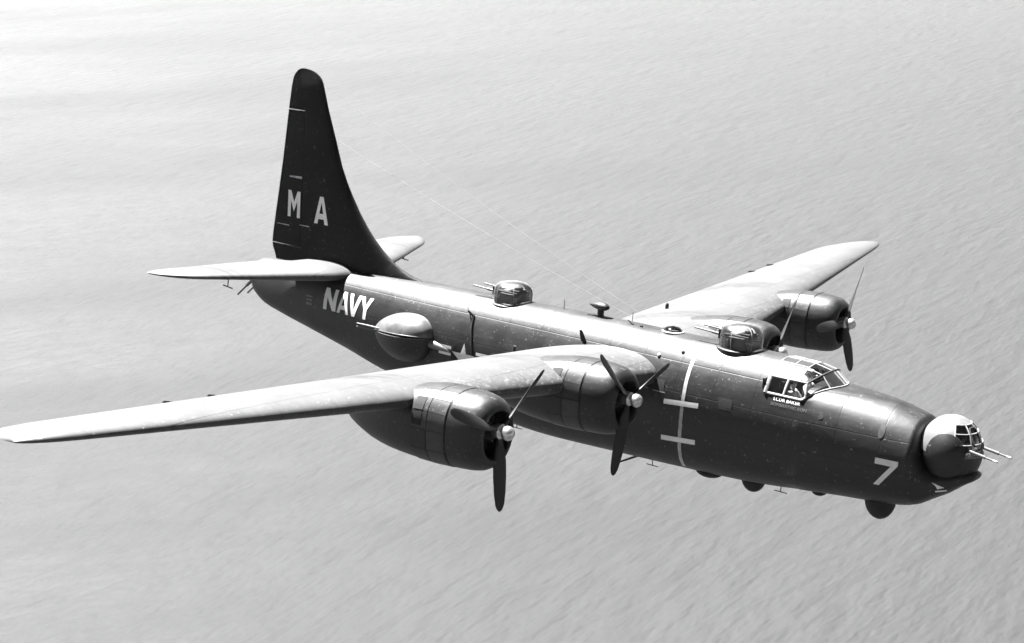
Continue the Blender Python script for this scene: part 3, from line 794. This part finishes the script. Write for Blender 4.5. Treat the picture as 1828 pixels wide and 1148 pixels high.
# national insignia, starboard: star in a disc with striped bars
def on_flank(s, z, off): return Vector((-s, -fus_y(s, z) - off, z))
IS, IZ, IR = 13.42, .20, .40
def poly(name, pts, mat, off):
    """fan-filled outline draped on the flank"""
    c = (sum(p[0] for p in pts) / len(pts), sum(p[1] for p in pts) / len(pts)); b = B(); n = len(pts)
    v = [on_flank(*c, off)] + [on_flank(c[0] + (p[0] - c[0]) * .5, c[1] + (p[1] - c[1]) * .5, off) for p in pts] + [on_flank(*p, off) for p in pts]
    f = [(0, 1 + k, 1 + (k + 1) % n) for k in range(n)] + [(1 + k, 1 + n + k, 1 + n + (k + 1) % n, 1 + (k + 1) % n) for k in range(n)]
    return b.add(v, f).done(name, mat, fus)
poly('insignia_disc', [(IS + IR * 1.02 * math.cos(R(k * 10)), IZ + IR * 1.02 * math.sin(R(k * 10))) for k in range(36)], M['dark'], .006)
poly('insignia_star', [(IS + (IR if k % 2 == 0 else IR * .382) * math.sin(R(36 * k)), IZ + (IR if k % 2 == 0 else IR * .382) * math.cos(R(36 * k))) for k in range(10)], W_, .010)
for a, b in ((IS + IR * 1.03, IS + IR * 2.05), (IS - IR * 2.05, IS - IR * 1.03)):
    for z0, z1 in ((.05, .12), (.22, .30)): strip('insignia_bar', b, a, IZ + z0 - .06, IZ + z1 - .06, W_, fus, 2, .010, 0, 4)
# nose markings and patches
poly('arrow_mark', [(.93, -.12), (.66, -.18), (.80, -.24), (.84, -.18)], W_, .008)
strip('arrow_mark', .84, .62, -.32, -.285, W_, fus, 1, .008, .06, 2)
poly('worn_patch', [(2.08 + .07 * math.cos(R(k * 20)), .80 + .15 * math.sin(R(k * 20))) for k in range(18)], M['patch'], .006)
poly('worn_patch', [(3.46 + .055 * math.cos(R(k * 20)), .84 + .055 * math.sin(R(k * 20))) for k in range(18)], M['patch'], .006)
poly('worn_patch', [(3.72 + .05 * math.cos(R(k * 20)), -.03 + .03 * math.sin(R(k * 20))) for k in range(18)], M['patch'], .006)
# flank windows, recessed panes with a light lower edge
for s0, s1, z0, z1 in ((8.12, 7.82, .62, .88), (7.70, 7.42, .60, .86), (5.95, 5.6, .55, .78)):
    wn = strip('flank_window', s0, s1, z0, z1, M['inner'], fus, 3, .006); strip('window_ledge', s0, s1 - (.06 if s0 < 8 else 0), z0 - .035, z0 - .008, M['frame'] if s0 > 6 else M['patch'], wn, 1, .02)

# ------------------------------------------------------------------ the two pilots
def pilot(label, y):
    o_ = Vector((-4.50, y, .62))        # hips on the seat
    J = {}; E_ = []
    def j(n, p, r_, par=None):
        J[n] = (len(J), Vector(p), r_)
        if par: E_.append((J[par][0], J[n][0]))
    j('pelvis', (0, 0, 0), (.15, .11)); j('waist', (-.02, 0, .18), (.145, .10), 'pelvis'); j('chest', (0, 0, .38), (.165, .115), 'waist')
    j('collar', (.01, 0, .50), (.10, .08), 'chest'); j('neck', (.025, 0, .57), (.052, .052), 'collar'); j('jaw', (.04, 0, .64), (.066, .072), 'neck')
    j('head', (.035, 0, .72), (.082, .095), 'jaw'); j('crown', (.02, 0, .80), (.06, .07), 'head'); j('nose', (.135, 0, .69), (.012, .014), 'head')
    for sg in (-1, 1):
        a = 'l' if sg > 0 else 'r'
        j(a + 'ear', (.03, sg * .088, .70), (.012, .02), 'head')
        j(a + 'sho', (0, sg * .19, .45), (.066, .066), 'chest'); j(a + 'elb', (.16, sg * .27, .24), (.046, .046), a + 'sho'); j(a + 'wri', (.38, sg * .18, .36), (.030, .026), a + 'elb')
        j(a + 'pal', (.45, sg * .165, .385), (.034, .018), a + 'wri')
        for k, (dy, ln) in enumerate(((-.028, .065), (-.010, .078), (.010, .072), (.027, .055))):
            j(a + 'f%da' % k, (.49, sg * .165 + dy, .40), (.009, .009), a + 'pal'); j(a + 'f%db' % k, (.49 + ln * .35, sg * .165 + dy, .40 - ln * .4), (.008, .008), a + 'f%da' % k)
        j(a + 'tha', (.45, sg * .137, .40), (.010, .010), a + 'wri'); j(a + 'thb', (.47, sg * .125, .425), (.008, .008), a + 'tha')
        j(a + 'hip', (.05, sg * .10, -.01), (.09, .09), 'pelvis'); j(a + 'kne', (.48, sg * .15, .03), (.065, .065), a + 'hip'); j(a + 'ank', (.62, sg * .14, -.30), (.042, .042), a + 'kne'); j(a + 'toe', (.78, sg * .14, -.33), (.035, .03), a + 'ank')
    me = bpy.data.meshes.new('person'); me.from_pydata([J[k][1] for k in J], E_, [])
    ob = bpy.data.objects.new('person', me); COL.objects.link(ob)
    sk = ob.modifiers.new('s', 'SKIN'); sk.use_smooth_shade = True
    if not me.skin_vertices: me.attributes.new('', 'FLOAT', 'POINT')
    for k, n in enumerate(J): me.skin_vertices[0].data[k].radius = J[n][2]; me.skin_vertices[0].data[k].use_root = (n == 'pelvis')
    ob.modifiers.new('u', 'SUBSURF').levels = 2
    bpy.context.view_layer.update()
    ev = bpy.data.meshes.new_from_object(ob.evaluated_get(bpy.context.evaluated_depsgraph_get()))
    COL.objects.unlink(ob); bpy.data.objects.remove(ob)
    ev.materials.clear(); ev.materials.append(M['khaki']); ev.materials.append(M['skin'])
    for p in ev.polygons:
        c = p.center; p.use_smooth = True
        p.material_index = 1 if (c.z > .555 or (c.x > .40 and c.z > .28)) else 0
    ob = bpy.data.objects.new('person', ev); COL.objects.link(ob)
    ob.matrix_world = BODY @ Matrix.Translation(o_)
    ob['label'] = label; ob['category'] = 'person'; ob['group'] = 'pilots in the cockpit'
    cp = B().lathe([(-.01, .105), (.03, .112), (.075, .095), (.10, .05), (.105, .001)], (.025, 0, .755), (0, 0, 1), 18)
    cp.add([(.11, -.07, .75), (.19, -.045, .735), (.19, .045, .735), (.11, .07, .75)], [(0, 1, 2, 3)])
    c_ = cp.done('cap', M['cap'], ob, loc=(0, 0, 0))
    h = B().tube([Vector((.03, .115 * math.cos(R(k * 18)), .71 + .165 * math.sin(R(k * 18)))) for k in range(11)], .008, 6)
    for sg in (-1, 1): h.lathe([(0, .001), (0, .042), (.03, .042), (.03, .001)], (.03, sg * .09, .70), (0, sg, 0), 14)
    h.done('headphones', M['dark'], ob, loc=(0, 0, 0))
    return ob
pilot('pilot in pale shirt and headphones at the near cockpit side window', -.42)
pilot('pilot in pale shirt seated on the far side of the cockpit', .42)
